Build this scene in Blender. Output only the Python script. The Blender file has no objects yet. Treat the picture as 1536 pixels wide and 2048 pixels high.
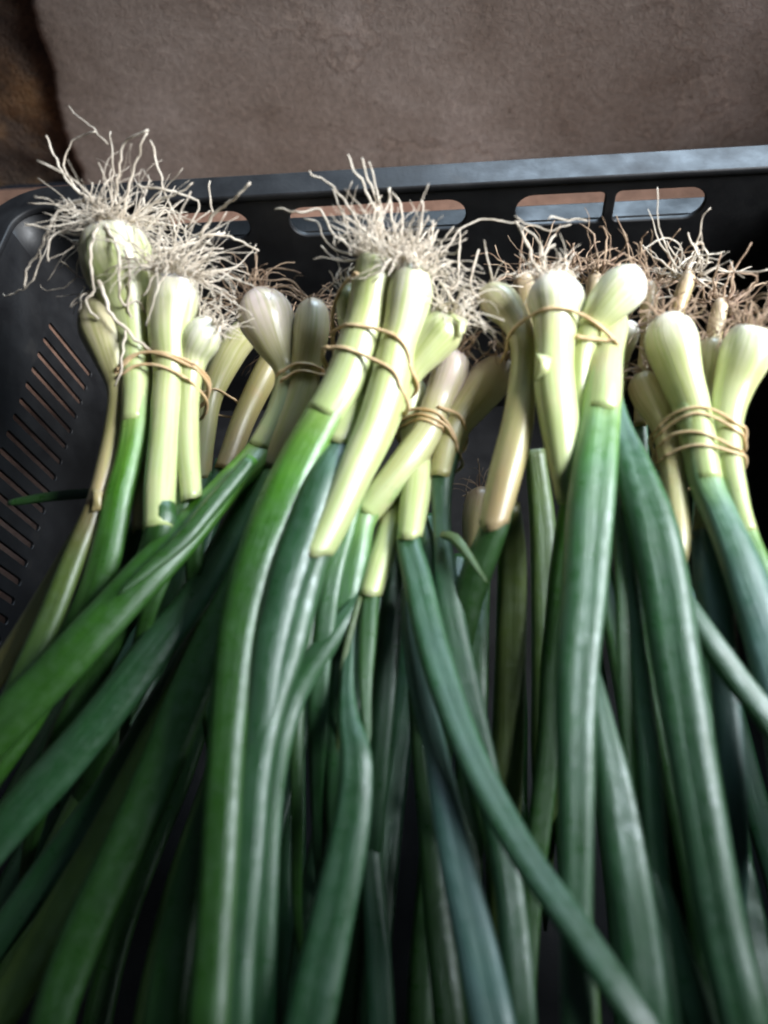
import bpy, bmesh, math, random
from mathutils import Vector, Matrix, noise
from mathutils.bvhtree import BVHTree

S = bpy.context.scene
COL = S.collection
PI = math.pi

# ------------------------------------------------------------------ camera
F_PX, W_PX, H_PX = 1527.4, 1536.0, 2048.0
CAM_LOC = Vector((.2376, -.318, .2347))
CAM_ROT = Matrix.Rotation(.2552, 3, 'Z') @ Matrix.Rotation(.548, 3, 'X') @ Matrix.Rotation(-.2179, 3, 'Z')
cam_data = bpy.data.cameras.new('camera')
cam = bpy.data.objects.new('camera', cam_data)
COL.objects.link(cam)
cam.matrix_world = Matrix.Translation(CAM_LOC) @ CAM_ROT.to_4x4()
cam_data.sensor_fit = 'VERTICAL'
cam_data.sensor_height = 24.0
cam_data.lens = 24.0 * F_PX / H_PX
cam_data.clip_start, cam_data.clip_end = .01, 50
cam_data.dof.use_dof = True
cam_data.dof.focus_distance = .375
cam_data.dof.aperture_fstop = cam_data.lens / 4.4
S.camera = cam

# ------------------------------------------------------------------ light
world = bpy.data.worlds.new('World')
S.world = world
world.use_nodes = True
bg = world.node_tree.nodes['Background']
bg.inputs[0].default_value = (.62, .74, 1.0, 1)
bg.inputs[1].default_value = .024


def area(name, loc, target, sx, sy, power, colour, spread=180):
    d = bpy.data.lights.new(name, 'AREA')
    d.shape = 'RECTANGLE'
    d.size, d.size_y = sx, sy
    d.energy = power
    d.color = colour
    d.spread = math.radians(spread)
    o = bpy.data.objects.new(name, d)
    COL.objects.link(o)
    o.location = loc
    o.rotation_euler = (Vector(target) - Vector(loc)).to_track_quat('-Z', 'Y').to_euler()
    return o


# the open side of the shelter: sky beyond the low wall, and an opening overhead to the right
area('sky_opening', (.46, .66, .46), (.30, .03, 0), .50, .24, 1.3, (.64, .82, 1.0), 60)
area('roof_opening', (.82, -.08, .44), (.28, -.03, 0), .30, .34, 2.35, (.93, .965, 1.0), 50)
S.view_settings.view_transform = 'Standard'
S.view_settings.look = 'None'
S.view_settings.exposure = 0
S.view_settings.gamma = 1
S.cycles.filter_width = 2.0


# ------------------------------------------------------------------ materials
def new_mat(name):
    m = bpy.data.materials.new(name)
    m.use_nodes = True
    nt = m.node_tree
    b = nt.nodes['Principled BSDF']
    return m, nt, b


def nd(nt, kind, **kw):
    n = nt.nodes.new(kind)
    for k, v in kw.items():
        if k in n.inputs:
            n.inputs[k].default_value = v
        else:
            setattr(n, k, v)
    return n


def ramp(nt, src, stops):
    r = nt.nodes.new('ShaderNodeValToRGB')
    els = r.color_ramp.elements
    while len(els) < len(stops):
        els.new(.5)
    for e, (p, c) in zip(els, stops):
        e.position = p
        e.color = (*c, 1)
    nt.links.new(src, r.inputs[0])
    return r


def mix(nt, fac, a, b, mode='MIX'):
    m = nt.nodes.new('ShaderNodeMix')
    m.data_type = 'RGBA'
    m.blend_type = mode
    for sock, v in ((m.inputs[0], fac), (m.inputs[6], a), (m.inputs[7], b)):
        if isinstance(v, (int, float)):
            sock.default_value = v
        elif isinstance(v, tuple):
            sock.default_value = (*v, 1)
        else:
            nt.links.new(v, sock)
    return m.outputs[2]


def stripes(nt, su, sv, detail=3):
    """noise drawn out along the plant: u runs round it, v along it"""
    uv = nt.nodes.new('ShaderNodeUVMap')
    mp = nt.nodes.new('ShaderNodeMapping')
    mp.inputs['Scale'].default_value = (su, sv, 1)
    nt.links.new(uv.outputs[0], mp.inputs[0])
    oi = nt.nodes.new('ShaderNodeObjectInfo')
    n = nd(nt, 'ShaderNodeTexNoise', noise_dimensions='4D', Scale=1.0, Detail=detail, Roughness=.6)
    mu = nd(nt, 'ShaderNodeMath', operation='MULTIPLY')
    nt.links.new(oi.outputs['Random'], mu.inputs[0])
    mu.inputs[1].default_value = 40
    nt.links.new(mp.outputs[0], n.inputs['Vector'])
    nt.links.new(mu.outputs[0], n.inputs['W'])
    return n.outputs[0]


def blotch(nt, scale, detail=4):
    tc = nt.nodes.new('ShaderNodeTexCoord')
    n = nd(nt, 'ShaderNodeTexNoise', Scale=scale, Detail=detail, Roughness=.6)
    nt.links.new(tc.outputs['Object'], n.inputs['Vector'])
    return n.outputs[0]


def bump(nt, b, h, strength, dist):
    bp = nd(nt, 'ShaderNodeBump', Strength=strength, Distance=dist)
    nt.links.new(h, bp.inputs['Height'])
    nt.links.new(bp.outputs[0], b.inputs['Normal'])


def leaf_mat(name, stops, rough=.36, trans=.2, wax_amount=.10, wax_col=(.17, .26, .19)):
    m, nt, b = new_mat(name)
    at_ = nd(nt, 'ShaderNodeAttribute', attribute_name='tone')
    st = stripes(nt, 26, 1.2)
    add = nd(nt, 'ShaderNodeMath', operation='MULTIPLY_ADD')
    nt.links.new(st, add.inputs[0])
    add.inputs[1].default_value = .22
    sub = nd(nt, 'ShaderNodeMath', operation='SUBTRACT')
    nt.links.new(at_.outputs['Fac'], sub.inputs[0])
    sub.inputs[1].default_value = .11
    nt.links.new(sub.outputs[0], add.inputs[2])
    col = ramp(nt, add.outputs[0], stops).outputs[0]
    bl = ramp(nt, blotch(nt, 90), [(.35, (.82, .82, .82)), (.7, (1.15, 1.15, 1.15))]).outputs[0]
    col = mix(nt, .8, col, bl, 'MULTIPLY')
    # powdery wax bloom, in streaks
    wax = ramp(nt, stripes(nt, 9, .8, 5), [(.42, (0, 0, 0)), (.75, (1, 1, 1))]).outputs[0]
    wf = nd(nt, 'ShaderNodeMath', operation='MULTIPLY')
    nt.links.new(wax, wf.inputs[0])
    wf.inputs[1].default_value = wax_amount
    col = mix(nt, wf.outputs[0], col, wax_col)
    nt.links.new(col, b.inputs['Base Color'])
    dirt = ramp(nt, blotch(nt, 380, 3), [(.69, (1, 1, 1)), (.76, (.55, .45, .3))]).outputs[0]
    col = mix(nt, .6, col, dirt, 'MULTIPLY')
    nt.links.new(col, b.inputs['Base Color'])
    rr = ramp(nt, blotch(nt, 260, 8), [(.34, (rough - .12,) * 3), (.66, (rough + .2,) * 3)]).outputs[0]
    nt.links.new(rr, b.inputs['Roughness'])
    b.inputs['Specular IOR Level'].default_value = .9
    b.inputs['Specular Tint'].default_value = (.85, .95, 1, 1)
    b.inputs['Coat Weight'].default_value = .55
    b.inputs['Coat Roughness'].default_value = .42
    b.inputs['Coat IOR'].default_value = 1.6
    bump(nt, b, stripes(nt, 40, 1.2, 6), .55, .0007)
    tr = nd(nt, 'ShaderNodeBsdfTranslucent')
    tr.inputs[0].default_value = (.10, .34, .02, 1)
    ms = nd(nt, 'ShaderNodeMixShader', Fac=trans)
    nt.links.new(b.outputs[0], ms.inputs[1])
    nt.links.new(tr.outputs[0], ms.inputs[2])
    nt.links.new(ms.outputs[0], nt.nodes['Material Output'].inputs[0])
    return m


G_LEAF = leaf_mat('green_leaf', [(.0, (.40, .50, .20)), (.14, (.27, .43, .10)), (.32, (.13, .31, .03)), (.52, (.07, .24, .012)), (.7, (.034, .125, .011)), (1, (.022, .080, .011))])
B_LEAF = leaf_mat('bluish_leaf', [(.0, (.40, .50, .20)), (.14, (.27, .42, .12)), (.3, (.13, .28, .055)), (.5, (.06, .19, .034)), (.7, (.030, .115, .024)), (1, (.022, .088, .028))], .38, .14, .18, (.18, .28, .25))
W_LEAF = leaf_mat('waxy_blue_leaf', [(.0, (.40, .50, .20)), (.2, (.18, .32, .11)), (.42, (.07, .17, .08)), (.7, (.045, .12, .07)), (1, (.045, .115, .085))], .40, .08, .30, (.20, .30, .32))
Y_LEAF = leaf_mat('yellowing_leaf', [(.0, (.40, .31, .13)), (.3, (.16, .13, .04)), (.55, (.09, .13, .02)), (1, (.05, .12, .02))], .45)


def stem_mat(name, stops, line, patch, patch_fac, rough=.36):
    m, nt, b = new_mat(name)
    at_ = nd(nt, 'ShaderNodeAttribute', attribute_name='tone')
    col = ramp(nt, at_.outputs['Fac'], stops).outputs[0]
    ln = ramp(nt, stripes(nt, 44, .6, 3), [(.44, (0, 0, 0)), (.60, (1, 1, 1))]).outputs[0]
    lf = nd(nt, 'ShaderNodeMath', operation='MULTIPLY')
    nt.links.new(ln, lf.inputs[0])
    lt = ramp(nt, at_.outputs['Fac'], [(.0, (.0,) * 3), (.05, (.1,) * 3), (.12, (.6,) * 3), (.35, (.68,) * 3), (.8, (.6,) * 3), (1, (.1,) * 3)]).outputs[0]
    nt.links.new(lt, lf.inputs[1])
    col = mix(nt, lf.outputs[0], col, line)
    pt = ramp(nt, blotch(nt, 45, 5), [(.5, (0, 0, 0)), (.72, (1, 1, 1))]).outputs[0]
    pf = nd(nt, 'ShaderNodeMath', operation='MULTIPLY')
    nt.links.new(pt, pf.inputs[0])
    pf.inputs[1].default_value = patch_fac
    col = mix(nt, pf.outputs[0], col, patch)
    sp = ramp(nt, blotch(nt, 420, 2), [(.70, (1, 1, 1)), (.78, (.55, .45, .35))]).outputs[0]
    col = mix(nt, .5, col, sp, 'MULTIPLY')
    nt.links.new(col, b.inputs['Base Color'])
    b.inputs['Roughness'].default_value = rough
    b.inputs['Specular IOR Level'].default_value = .7
    b.inputs['Coat Weight'].default_value = .4
    b.inputs['Coat Roughness'].default_value = .3
    b.inputs['Subsurface Weight'].default_value = .3
    b.inputs['Subsurface Radius'].default_value = (.004, .0045, .002)
    b.inputs['Subsurface Scale'].default_value = .5
    bump(nt, b, stripes(nt, 40, .9, 4), .3, .0006)
    return m


FRESH = stem_mat('fresh_stem', [(0, (.74, .71, .66)), (.1, (.68, .67, .52)), (.26, (.50, .53, .27)), (.6, (.47, .53, .27)), (.86, (.45, .52, .26)), (1, (.40, .50, .20))],
                 (.36, .44, .12), (.70, .60, .36), .3)
PINK = stem_mat('pinkish_stem', [(0, (.74, .62, .59)), (.2, (.70, .60, .54)), (.36, (.52, .47, .32)), (.6, (.45, .47, .25)), (.86, (.42, .47, .24)), (1, (.39, .48, .20))],
                (.42, .40, .16), (.62, .44, .32), .4)
TAN = stem_mat('tan_stem', [(0, (.46, .36, .25)), (.2, (.38, .32, .18)), (.5, (.28, .24, .10)), (1, (.32, .24, .13))],
               (.30, .26, .08), (.40, .24, .10), .7, .45)

OLD = stem_mat('yellowed_stem', [(0, (.66, .56, .44)), (.15, (.62, .56, .36)), (.35, (.48, .45, .24)), (.65, (.38, .34, .16)), (1, (.36, .27, .15))],
               (.34, .34, .10), (.46, .30, .13), .55, .42)


def root_mat(name, a, b_):
    m, nt, b = new_mat(name)
    nt.links.new(ramp(nt, blotch(nt, 160, 5), [(.32, a), (.62, b_)]).outputs[0], b.inputs['Base Color'])
    b.inputs['Roughness'].default_value = .7
    bump(nt, b, blotch(nt, 900, 2), .4, .0004)
    return m


PALE_ROOT = root_mat('pale_root', (.46, .38, .29), (.74, .66, .55))
BROWN_ROOT = root_mat('brown_root', (.16, .09, .055), (.42, .30, .20))


def band_mat():
    m, nt, b = new_mat('rubber')
    nt.links.new(ramp(nt, blotch(nt, 120), [(.3, (.55, .35, .17)), (.7, (.74, .56, .34))]).outputs[0], b.inputs['Base Color'])
    b.inputs['Roughness'].default_value = .5
    bump(nt, b, blotch(nt, 700, 2), .5, .0004)
    return m


RUBBER = band_mat()


def plastic_mat():
    m, nt, b = new_mat('black_plastic')
    d = ramp(nt, blotch(nt, 38, 6), [(.38, (.006, .006, .007)), (.62, (.013, .0135, .015)), (.8, (.036, .033, .030))]).outputs[0]
    nt.links.new(d, b.inputs['Base Color'])
    r = ramp(nt, blotch(nt, 60, 6), [(.3, (.42,) * 3), (.75, (.66,) * 3)]).outputs[0]
    nt.links.new(r, b.inputs['Roughness'])
    bump(nt, b, blotch(nt, 500, 3), .15, .0005)
    return m


PLASTIC = plastic_mat()


def ground_mat(name, stops, scale, fine, strength, dist, rough=.85, contrast=.26):
    m, nt, b = new_mat(name)
    c = ramp(nt, blotch(nt, scale, 8), stops).outputs[0]
    g = ramp(nt, blotch(nt, fine, 6), [(.3, (1 - contrast,) * 3), (.7, (1 + contrast * .75,) * 3)]).outputs[0]
    c = mix(nt, .9, c, g, 'MULTIPLY')
    cr = ramp(nt, blotch(nt, scale * .55, 9), [(.485, (1, 1, 1)), (.494, (.66, .62, .6)), (.500, (1.2, 1.17, 1.14)), (.51, (1, 1, 1))]).outputs[0]
    c = mix(nt, .8, c, cr, 'MULTIPLY')
    pk = ramp(nt, blotch(nt, fine * .5, 2), [(.24, (.6, .55, .5)), (.3, (1, 1, 1)), (.73, (1, 1, 1)), (.78, (1.2, 1.16, 1.12))]).outputs[0]
    c = mix(nt, .8, c, pk, 'MULTIPLY')
    nt.links.new(c, b.inputs['Base Color'])
    b.inputs['Roughness'].default_value = rough
    mh = nd(nt, 'ShaderNodeMath', operation='ADD')
    nt.links.new(blotch(nt, fine, 8), mh.inputs[0])
    nt.links.new(blotch(nt, fine * 4, 4), mh.inputs[1])
    bump(nt, b, mh.outputs[0], strength, dist)
    return m


RENDER_COAT = ground_mat('cement_render', [(.30, (.21, .165, .135)), (.43, (.30, .245, .21)), (.56, (.35, .295, .26)), (.7, (.49, .42, .385))], 8, 190, .5, .0016, contrast=.24)

EARTH = ground_mat('bare_earth', [(.35, (.07, .05, .042)), (.52, (.15, .10, .07)), (.68, (.36, .20, .09))], 16, 80, 1.0, .008)
TERRACOTTA = ground_mat('terracotta', [(.3, (.26, .145, .10)), (.7, (.40, .24, .175))], 12, 90, .4, .002, .7)


# ------------------------------------------------------------------ helpers
def at(u, v, z):
    """the point at height z (mm above the rim) seen at pixel u, v of the photograph"""
    d = CAM_ROT @ Vector(((u - 768) / F_PX, (1024 - v) / F_PX, -1))
    return CAM_LOC + d * ((z * .001 - CAM_LOC.z) / d.z)


def depth(p):
    return -((p - CAM_LOC) @ CAM_ROT).z


def link(name, me, mat=None, parent=None, smooth=True):
    o = bpy.data.objects.new(name, me)
    COL.objects.link(o)
    if mat:
        me.materials.append(mat)
    if smooth:
        me.polygons.foreach_set('use_smooth', [True] * len(me.polygons))
    if parent:
        o.parent = parent
        o.matrix_parent_inverse = parent.matrix_world.inverted()
    return o


def catmull(vals, i, t):
    n = len(vals)
    p0, p1, p2, p3 = vals[max(i - 1, 0)], vals[i], vals[min(i + 1, n - 1)], vals[min(i + 2, n - 1)]
    if i == 0:
        p0 = p1 * 2 - p2
    if i + 2 > n - 1:
        p3 = p2 * 2 - p1
    return (p1 * 2 + (p2 - p0) * t + (p0 * 2 - p1 * 5 + p2 * 4 - p3) * t * t + (p1 * 3 - p0 - p2 * 3 + p3) * t ** 3) * .5


def smooth_path(ctrl, step):
    """ctrl: list of (Vector, radius) -> dense list of (Vector, radius)"""
    P = [c[0] for c in ctrl]
    Rr = [c[1] for c in ctrl]
    out = []
    for i in range(len(P) - 1):
        n = max(2, int((P[i + 1] - P[i]).length / step))
        for k in range(n):
            t = k / n
            r = catmull(Rr, i, t)
            lo, hi = min(Rr[i], Rr[i + 1]), max(Rr[i], Rr[i + 1])
            r = min(max(r, lo * .94), hi * 1.06)
            out.append((catmull(P, i, t), r))
    out.append((P[-1], Rr[-1]))
    return out


class Tubes:
    def __init__(self):
        self.v, self.f, self.uv, self.tone = [], [], [], []

    def add(self, path, seg=18, aspect=1.0, shape=None, tone=lambda s, l: 0, cap0=True, cap1=True, twist=0.0, cut=0.0, lip=False, flare=0.0):
        n = len(path)
        base = len(self.v)
        lens = [0.0]
        for i in range(1, n):
            lens.append(lens[-1] + (path[i][0] - path[i - 1][0]).length)
        L = max(lens[-1], 1e-6)
        prev = None
        for i, (p, r) in enumerate(path):
            a, b = path[max(i - 1, 0)][0], path[min(i + 1, n - 1)][0]
            T = (b - a)
            T = T.normalized() if T.length > 1e-9 else Vector((0, -1, 0))
            up = Vector((0, 0, 1))
            if abs(T.z) > .93 and prev is not None:
                side = (prev - T * prev.dot(T)).normalized()
            else:
                side = T.cross(up)
                side = side.normalized() if side.length > 1e-4 else Vector((1, 0, 0))
                if prev is not None:
                    s2 = prev - T * prev.dot(T)
                    if s2.length > 1e-5:
                        side = (s2.normalized() * .8 + side * .2 * (1 if side.dot(s2) > 0 else -1)).normalized()
            prev = side
            N = side.cross(T)
            s = lens[i] / L
            asp = aspect(s) if callable(aspect) else aspect
            tw = twist * s
            for k in range(seg):
                th = 2 * PI * k / seg
                rr = r * (shape(th, s) if shape else 1)
                x, y = math.cos(th) * rr, math.sin(th) * rr * asp
                x, y = x * math.cos(tw) - y * math.sin(tw), x * math.sin(tw) + y * math.cos(tw)
                q = p + side * x + N * y
                if cut and i >= n - 4:
                    q = q + T * cut * (math.cos(th - 1.2) + .16 * math.sin(3 * th + cut * 900) + .05 * math.sin(7 * th)) * (i - (n - 4)) / 3
                self.v.append(q)
                self.tone.append(tone(s, lens[i]))
            for k in range(seg):
                if i:
                    k2 = (k + 1) % seg
                    o = base + (i - 1) * seg
                    self.f.append((o + k, o + k2, o + seg + k2, o + seg + k))
                    u0, u1 = k / seg, (k + 1) / seg
                    v0, v1 = lens[i - 1] * 50, lens[i] * 50
                    self.uv += [(u0, v0), (u1, v0), (u1, v1), (u0, v1)]
        if cap0:
            self.f.append(tuple(base + k for k in range(seg))[::-1])
            self.uv += [(.5, 0)] * seg
        if lip:      # the skin turns in at a cut end, so that the sheath has thickness
            last = base + (n - 1) * seg
            c = path[-1][0]
            o = len(self.v)
            back = (path[-1][0] - path[max(n - 5, 0)][0])
            for k in range(seg):
                self.v.append(self.v[last + k] + (c - self.v[last + k]) * .05)
                self.tone.append(self.tone[last + k])
            for k in range(seg):
                self.v.append(self.v[last + k] + (c - self.v[last + k]) * .09 - back * .5)
                self.tone.append(self.tone[last + k])
            for j, (a0, b0) in enumerate(((last, o), (o, o + seg))):
                for k in range(seg):
                    k2 = (k + 1) % seg
                    self.f.append((a0 + k, a0 + k2, b0 + k2, b0 + k))
                    self.uv += [(k / seg, 0)] * 4
        elif cap1:
            last = base + (n - 1) * seg
            self.f.append(tuple(last + k for k in range(seg)))
            self.uv += [(.5, lens[-1] * 50)] * seg

    def mesh(self, name):
        me = bpy.data.meshes.new(name)
        me.from_pydata(self.v, [], self.f)
        ul = me.uv_layers.new(name='UVMap')
        flat = [c for p in self.uv for c in p]
        ul.data.foreach_set('uv', flat)
        a = me.attributes.new('tone', 'FLOAT', 'POINT')
        a.data.foreach_set('value', self.tone)
        me.update()
        return me


def thing(name, label, cat, loc, group=None):
    o = bpy.data.objects.new(name, None)
    COL.objects.link(o)
    o.location = loc
    o.empty_display_size = .02
    o['label'], o['category'] = label, cat
    if group:
        o['group'] = group
    bpy.context.view_layer.update()
    return o


def ctrl(pts, squash=1.0):
    out = []
    for u, v, z, r in pts:
        p = at(u, v, z)
        out.append((p, r * depth(p) / F_PX * squash))
    return out


# ------------------------------------------------------------------ onions
rnd = random.Random(7)


def stem_shape(seed):
    a, b, c = [random.Random(seed * 13 + k).uniform(0, 6.28) for k in range(3)]
    return lambda th, s: 1 + .010 * math.sin(7 * th + a) + .02 * math.sin(3 * th + b + 2 * s) + .03 * math.sin(2 * th + c) + .008 * math.sin(15 * th + a * 2)


def leaf_shape(seed, fold):
    a, b = [random.Random(seed * 17 + k).uniform(0, 6.28) for k in range(2)]
    return lambda th, s: 1 + .03 * math.sin(3 * th + a + 2 * s) + .012 * math.sin(9 * th + b) - fold * math.exp(-((th - PI / 2 - .25 * math.sin(5 * s + a)) / .38) ** 2)


N_SEED = [0]
ENDS = {}


def make_onion(bunch, kind, pts, tone_pts=(0, 1), cut=.0015, soft=False):
    N_SEED[0] += 1
    sd = N_SEED[0]
    t0, t1 = tone_pts
    c = ctrl(pts)
    path = smooth_path(c, .0022)
    T = Tubes()
    j = random.Random(sd)
    path = [(p + Vector((noise.noise(p * 40 + Vector((sd, 0, 0))), noise.noise(p * 40 + Vector((0, sd, 5))), 0)) * .0006,
             r * (1 + .02 * noise.noise(p * 70 + Vector((sd, 1, 1))))) for p, r in path]
    if soft:        # the last sheath thins out and clings to the leaf
        m = len(path)
        path = [(p, r * (1 - .03 * max(0, 1 - (m - 1 - i) / 6))) for i, (p, r) in enumerate(path)]
        t1 = 1.0
    T.add(path, seg=28, shape=stem_shape(sd), tone=lambda s, l: t0 + (t1 - t0) * s, cut=0 if soft else cut, lip=not soft)
    o = link('onion', T.mesh('onion'), kind, bunch)
    ENDS[o.name] = path
    return o


def make_leaf(onion, mat, pts, tone=(.1, .9, .12), aspect=.62, fold=.16, twist=0.0, tip=False, extend=True, label=None, name='leaf', blend=False, fill=False):
    N_SEED[0] += 1
    sd = N_SEED[0]
    c = ctrl(pts)
    s_off = 0
    if blend or fill:       # the leaf runs up inside the sheath it grows from and fills its mouth
        sp = ENDS[onion.name]
        e = sp[-1]
        c = [x for x in c if (x[0] - e[0]).length > .012 and (x[0] - e[0]).dot(sp[-1][0] - sp[-4][0]) > 0]
        if blend:
            c = [(sp[-15][0].copy(), sp[-15][1] * .93), (sp[-8][0].copy(), sp[-8][1] * .985), (e[0].copy(), e[1] * 1.03 / .97)] + c
            tone = (.0, tone[1], max(tone[2], .10))
            s_off = .022
        else:
            c = [(sp[-7][0].copy(), sp[-7][1] * .86), (e[0].copy(), e[1] * .965)] + c
    u, v = pts[-1][0], pts[-1][1]
    if extend and not tip and (v > 1900 or u < 20 or u > 1510):
        p, r = c[-1]
        d = (p - c[-2][0]).normalized()
        for k, (l, dz, rk) in enumerate(((.04, .012, .9), (.08, .034, .6), (.115, .062, .12))):
            q = p + d * l - Vector((0, 0, dz))
            q.x = min(max(q.x, .030), .372)
            c.append((q, r * rk))
    elif not tip:       # sinks out of sight and narrows to a tip
        p, r = c[-1]
        d = (p - c[-2][0]).normalized()
        c.append((p + d * .03 - Vector((0, 0, .012)), r * .7))
        c.append((p + d * .06 - Vector((0, 0, .03)), r * .12))
    for k in range(len(c)):     # keep clear of the crate's side walls
        c[k][0].x = min(max(c[k][0].x, .022), .380)
    path = smooth_path(c, .003)
    p0 = path[0][0]
    ease = lambda p: min(1, max(0, (p - p0).length - .028) / .05) if s_off else 1
    path = [(p + Vector((noise.noise(p * 22 + Vector((sd, 0, 0))), 0, noise.noise(p * 22 + Vector((0, sd, 5))))) * .0012 * ease(p),
             r * (1 + .035 * ease(p) * noise.noise(p * 40 + Vector((sd, 1, 1))))) for p, r in path]
    a, b, ln = tone
    path_len = sum((path[i + 1][0] - path[i][0]).length for i in range(len(path) - 1))
    T = Tubes()

    def tf(s, l):
        t = min(1, max(0, l - s_off) / (ln if s_off else ln * path_len))
        return a + (b - a) * t * (2 - t)
    asp = lambda s: 1 + (aspect - 1) * min(1, max(0, s * path_len - s_off) / .05)
    T.add(path, seg=22, aspect=asp, shape=leaf_shape(sd, fold), tone=tf, twist=twist)
    o = link(name, T.mesh('leaf'), mat, onion)
    if label:
        o['label'] = label
    return o


def strand(T, pts, r0, r1, seg=5):
    n = len(pts)
    T.add([(p, r0 + (r1 - r0) * i / (n - 1)) for i, p in enumerate(pts)], seg=seg)


def make_roots(onion, mat, end, back, n, length, spread, disc, drawn=(), r=(.00013, .00042), seed=0, droop=.3):
    """a tuft at the root plate 'end', growing away from 'back'; drawn: strands laid out one by one in the photograph"""
    R = random.Random(seed + 100)
    T = Tubes()
    ax = (end - back).normalized()
    e1 = ax.orthogonal().normalized()
    e2 = ax.cross(e1)
    for k in range(int(n * 1.5)):
        a = R.uniform(0, 2 * PI)
        q = math.sqrt(R.random())
        p = end + (e1 * math.cos(a) + e2 * math.sin(a)) * disc * q - ax * .001
        th = spread * (q * .75 + R.uniform(0, .35))
        d = (ax * math.cos(th) + (e1 * math.cos(a) + e2 * math.sin(a)) * math.sin(th)).normalized()
        L = length * R.uniform(.35, 1.1)
        m = R.randint(9, 15)
        curl = Vector((R.gauss(0, 1), R.gauss(0, 1), R.gauss(0, .6)))
        pts = [p.copy()]
        for i in range(m):
            d = (d + Vector((R.gauss(0, 1), R.gauss(0, 1), R.gauss(0, .8))) * .22 + curl * .13 - Vector((0, 0, droop * .07 * i / m * 3))).normalized()
            if R.random() < .1:
                d = (d + Vector((R.gauss(0, 1), R.gauss(0, 1), R.gauss(0, 1))) * .4).normalized()
            p = p + d * (L / m)
            if p.y > -.003:
                p.y = -.003 - R.random() * .003 if p.z < .0 else p.y
            if p.x < .006 - min(p.z, 0) * .1:
                p.x = .006 - min(p.z, 0) * .1
            pts.append(p.copy())
        rr = r[0] + (r[1] - r[0]) * R.random() ** 1.6
        strand(T, pts, rr * 1.25, rr * R.uniform(.35, .8))
    for k, row in enumerate(drawn):
        w = row[0]
        c = [(at(u, v, z), 1.0) for u, v, z in row[1:]]
        pp = smooth_path(c, .0016)
        jit = [q + Vector((noise.noise(q * 260 + Vector((k, 0, seed))), noise.noise(q * 260 + Vector((0, k, seed))), noise.noise(q * 260))) * .0011 for q, _ in pp]
        m = len(jit)
        rw = w * .40 * depth(jit[0]) / F_PX
        T.add([(q, rw * (1.15 - .45 * i / m + .15 * noise.noise(q * 500))) for i, q in enumerate(jit)], seg=6)
    o = link('root_tuft', T.mesh('root_tuft'), mat, onion)
    o['kind'] = 'stuff'
    return o


def make_band(bunch, rows, width=8, under=24, lift=.0):
    """rubber bands: each row is the visible run of one turn, laid on the stems and closed underneath them"""
    vs, fs = [], []
    for o in bunch.children_recursive:
        if o.type == 'MESH' and o.name.split('.')[0] in ('onion', 'leaf'):
            b = len(vs)
            vs += [v.co.copy() for v in o.data.vertices]
            fs += [tuple(b + i for i in p.vertices) for p in o.data.polygons]
    tree = BVHTree.FromPolygons(vs, fs)
    for row in rows:
        c = smooth_path([(at(u, v, 0), 1.0) for u, v in row], .0012)
        pts, dist = [], []
        for q, _ in c:
            d = (q - CAM_LOC).normalized()
            h = tree.ray_cast(CAM_LOC, d)
            pts.append(d)
            dist.append(h[3] if h[0] is not None else None)
        known = [i for i, x in enumerate(dist) if x is not None]
        if not known:
            continue
        for i in range(len(dist)):
            if dist[i] is None:
                dist[i] = dist[min(known, key=lambda k: abs(k - i))] + .002
        # the band is stretched from crest to crest: never deeper than the chord between crests
        for rep in range(26):
            for i in range(1, len(dist) - 1):
                m = (dist[i - 1] + dist[i + 1]) / 2
                if dist[i] > m:
                    dist[i] = m
        rad = width * .5 * .31 / F_PX
        front = [CAM_LOC + d * (x - rad * .55 - lift) for d, x in zip(pts, dist)]
        a, b = front[0], front[-1]
        dn = Vector((0, 0, -1))
        u_ = under * .001
        ring = front[::2] + [b + dn * u_ * .45 + (b - a) * .05, b + dn * u_ + (a - b) * .22, a + dn * u_ + (b - a) * .22, a + dn * u_ * .45 + (a - b) * .05]
        n = len(ring)
        dense = []
        for i in range(n):
            p0, p1, p2, p3 = ring[i - 1], ring[i], ring[(i + 1) % n], ring[(i + 2) % n]
            m = 4 if i > n - 7 else 2
            for k in range(m):
                t = k / m
                dense.append((p1 * 2 + (p2 - p0) * t + (p0 * 2 - p1 * 5 + p2 * 4 - p3) * t * t + (p1 * 3 - p0 - p2 * 3 + p3) * t ** 3) * .5)
        m = len(dense)
        T = Tubes()
        T.add([(dense[i % m], rad * (1 + .16 * noise.noise(dense[i % m] * 400))) for i in range(m + 1)], seg=8, aspect=.75, twist=4)
        link('rubber_band', T.mesh('rubber_band'), RUBBER, bunch)


def make_flap(onion, pts, mat, name='torn_skin'):
    """a scrap of torn papery skin: a thin bent sheet with thickness"""
    P = [at(*p) for p in pts]
    c = sum(P, Vector()) / len(P)
    bm = bmesh.new()
    top = [bm.verts.new(p) for p in P]
    ct = bm.verts.new(c + Vector((0, 0, .002)))
    for i in range(len(P)):
        bm.faces.new((top[i], top[(i + 1) % len(P)], ct))
    bmesh.ops.subdivide_edges(bm, edges=bm.edges[:], cuts=2, use_grid_fill=True)
    for v in bm.verts:
        v.co += Vector((0, 0, 1)) * .0012 * noise.noise(v.co * 300)
    g = bmesh.ops.extrude_face_region(bm, geom=bm.faces[:])
    for e in g['geom']:
        if isinstance(e, bmesh.types.BMVert):
            e.co -= Vector((0, 0, .0005))
    bmesh.ops.recalc_face_normals(bm, faces=bm.faces[:])
    me = bpy.data.meshes.new(name)
    bm.to_mesh(me)
    bm.free()
    a = me.attributes.new('tone', 'FLOAT', 'POINT')
    a.data.foreach_set('value', [.35] * len(me.vertices))
    return link(name, me, mat, onion)


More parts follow.
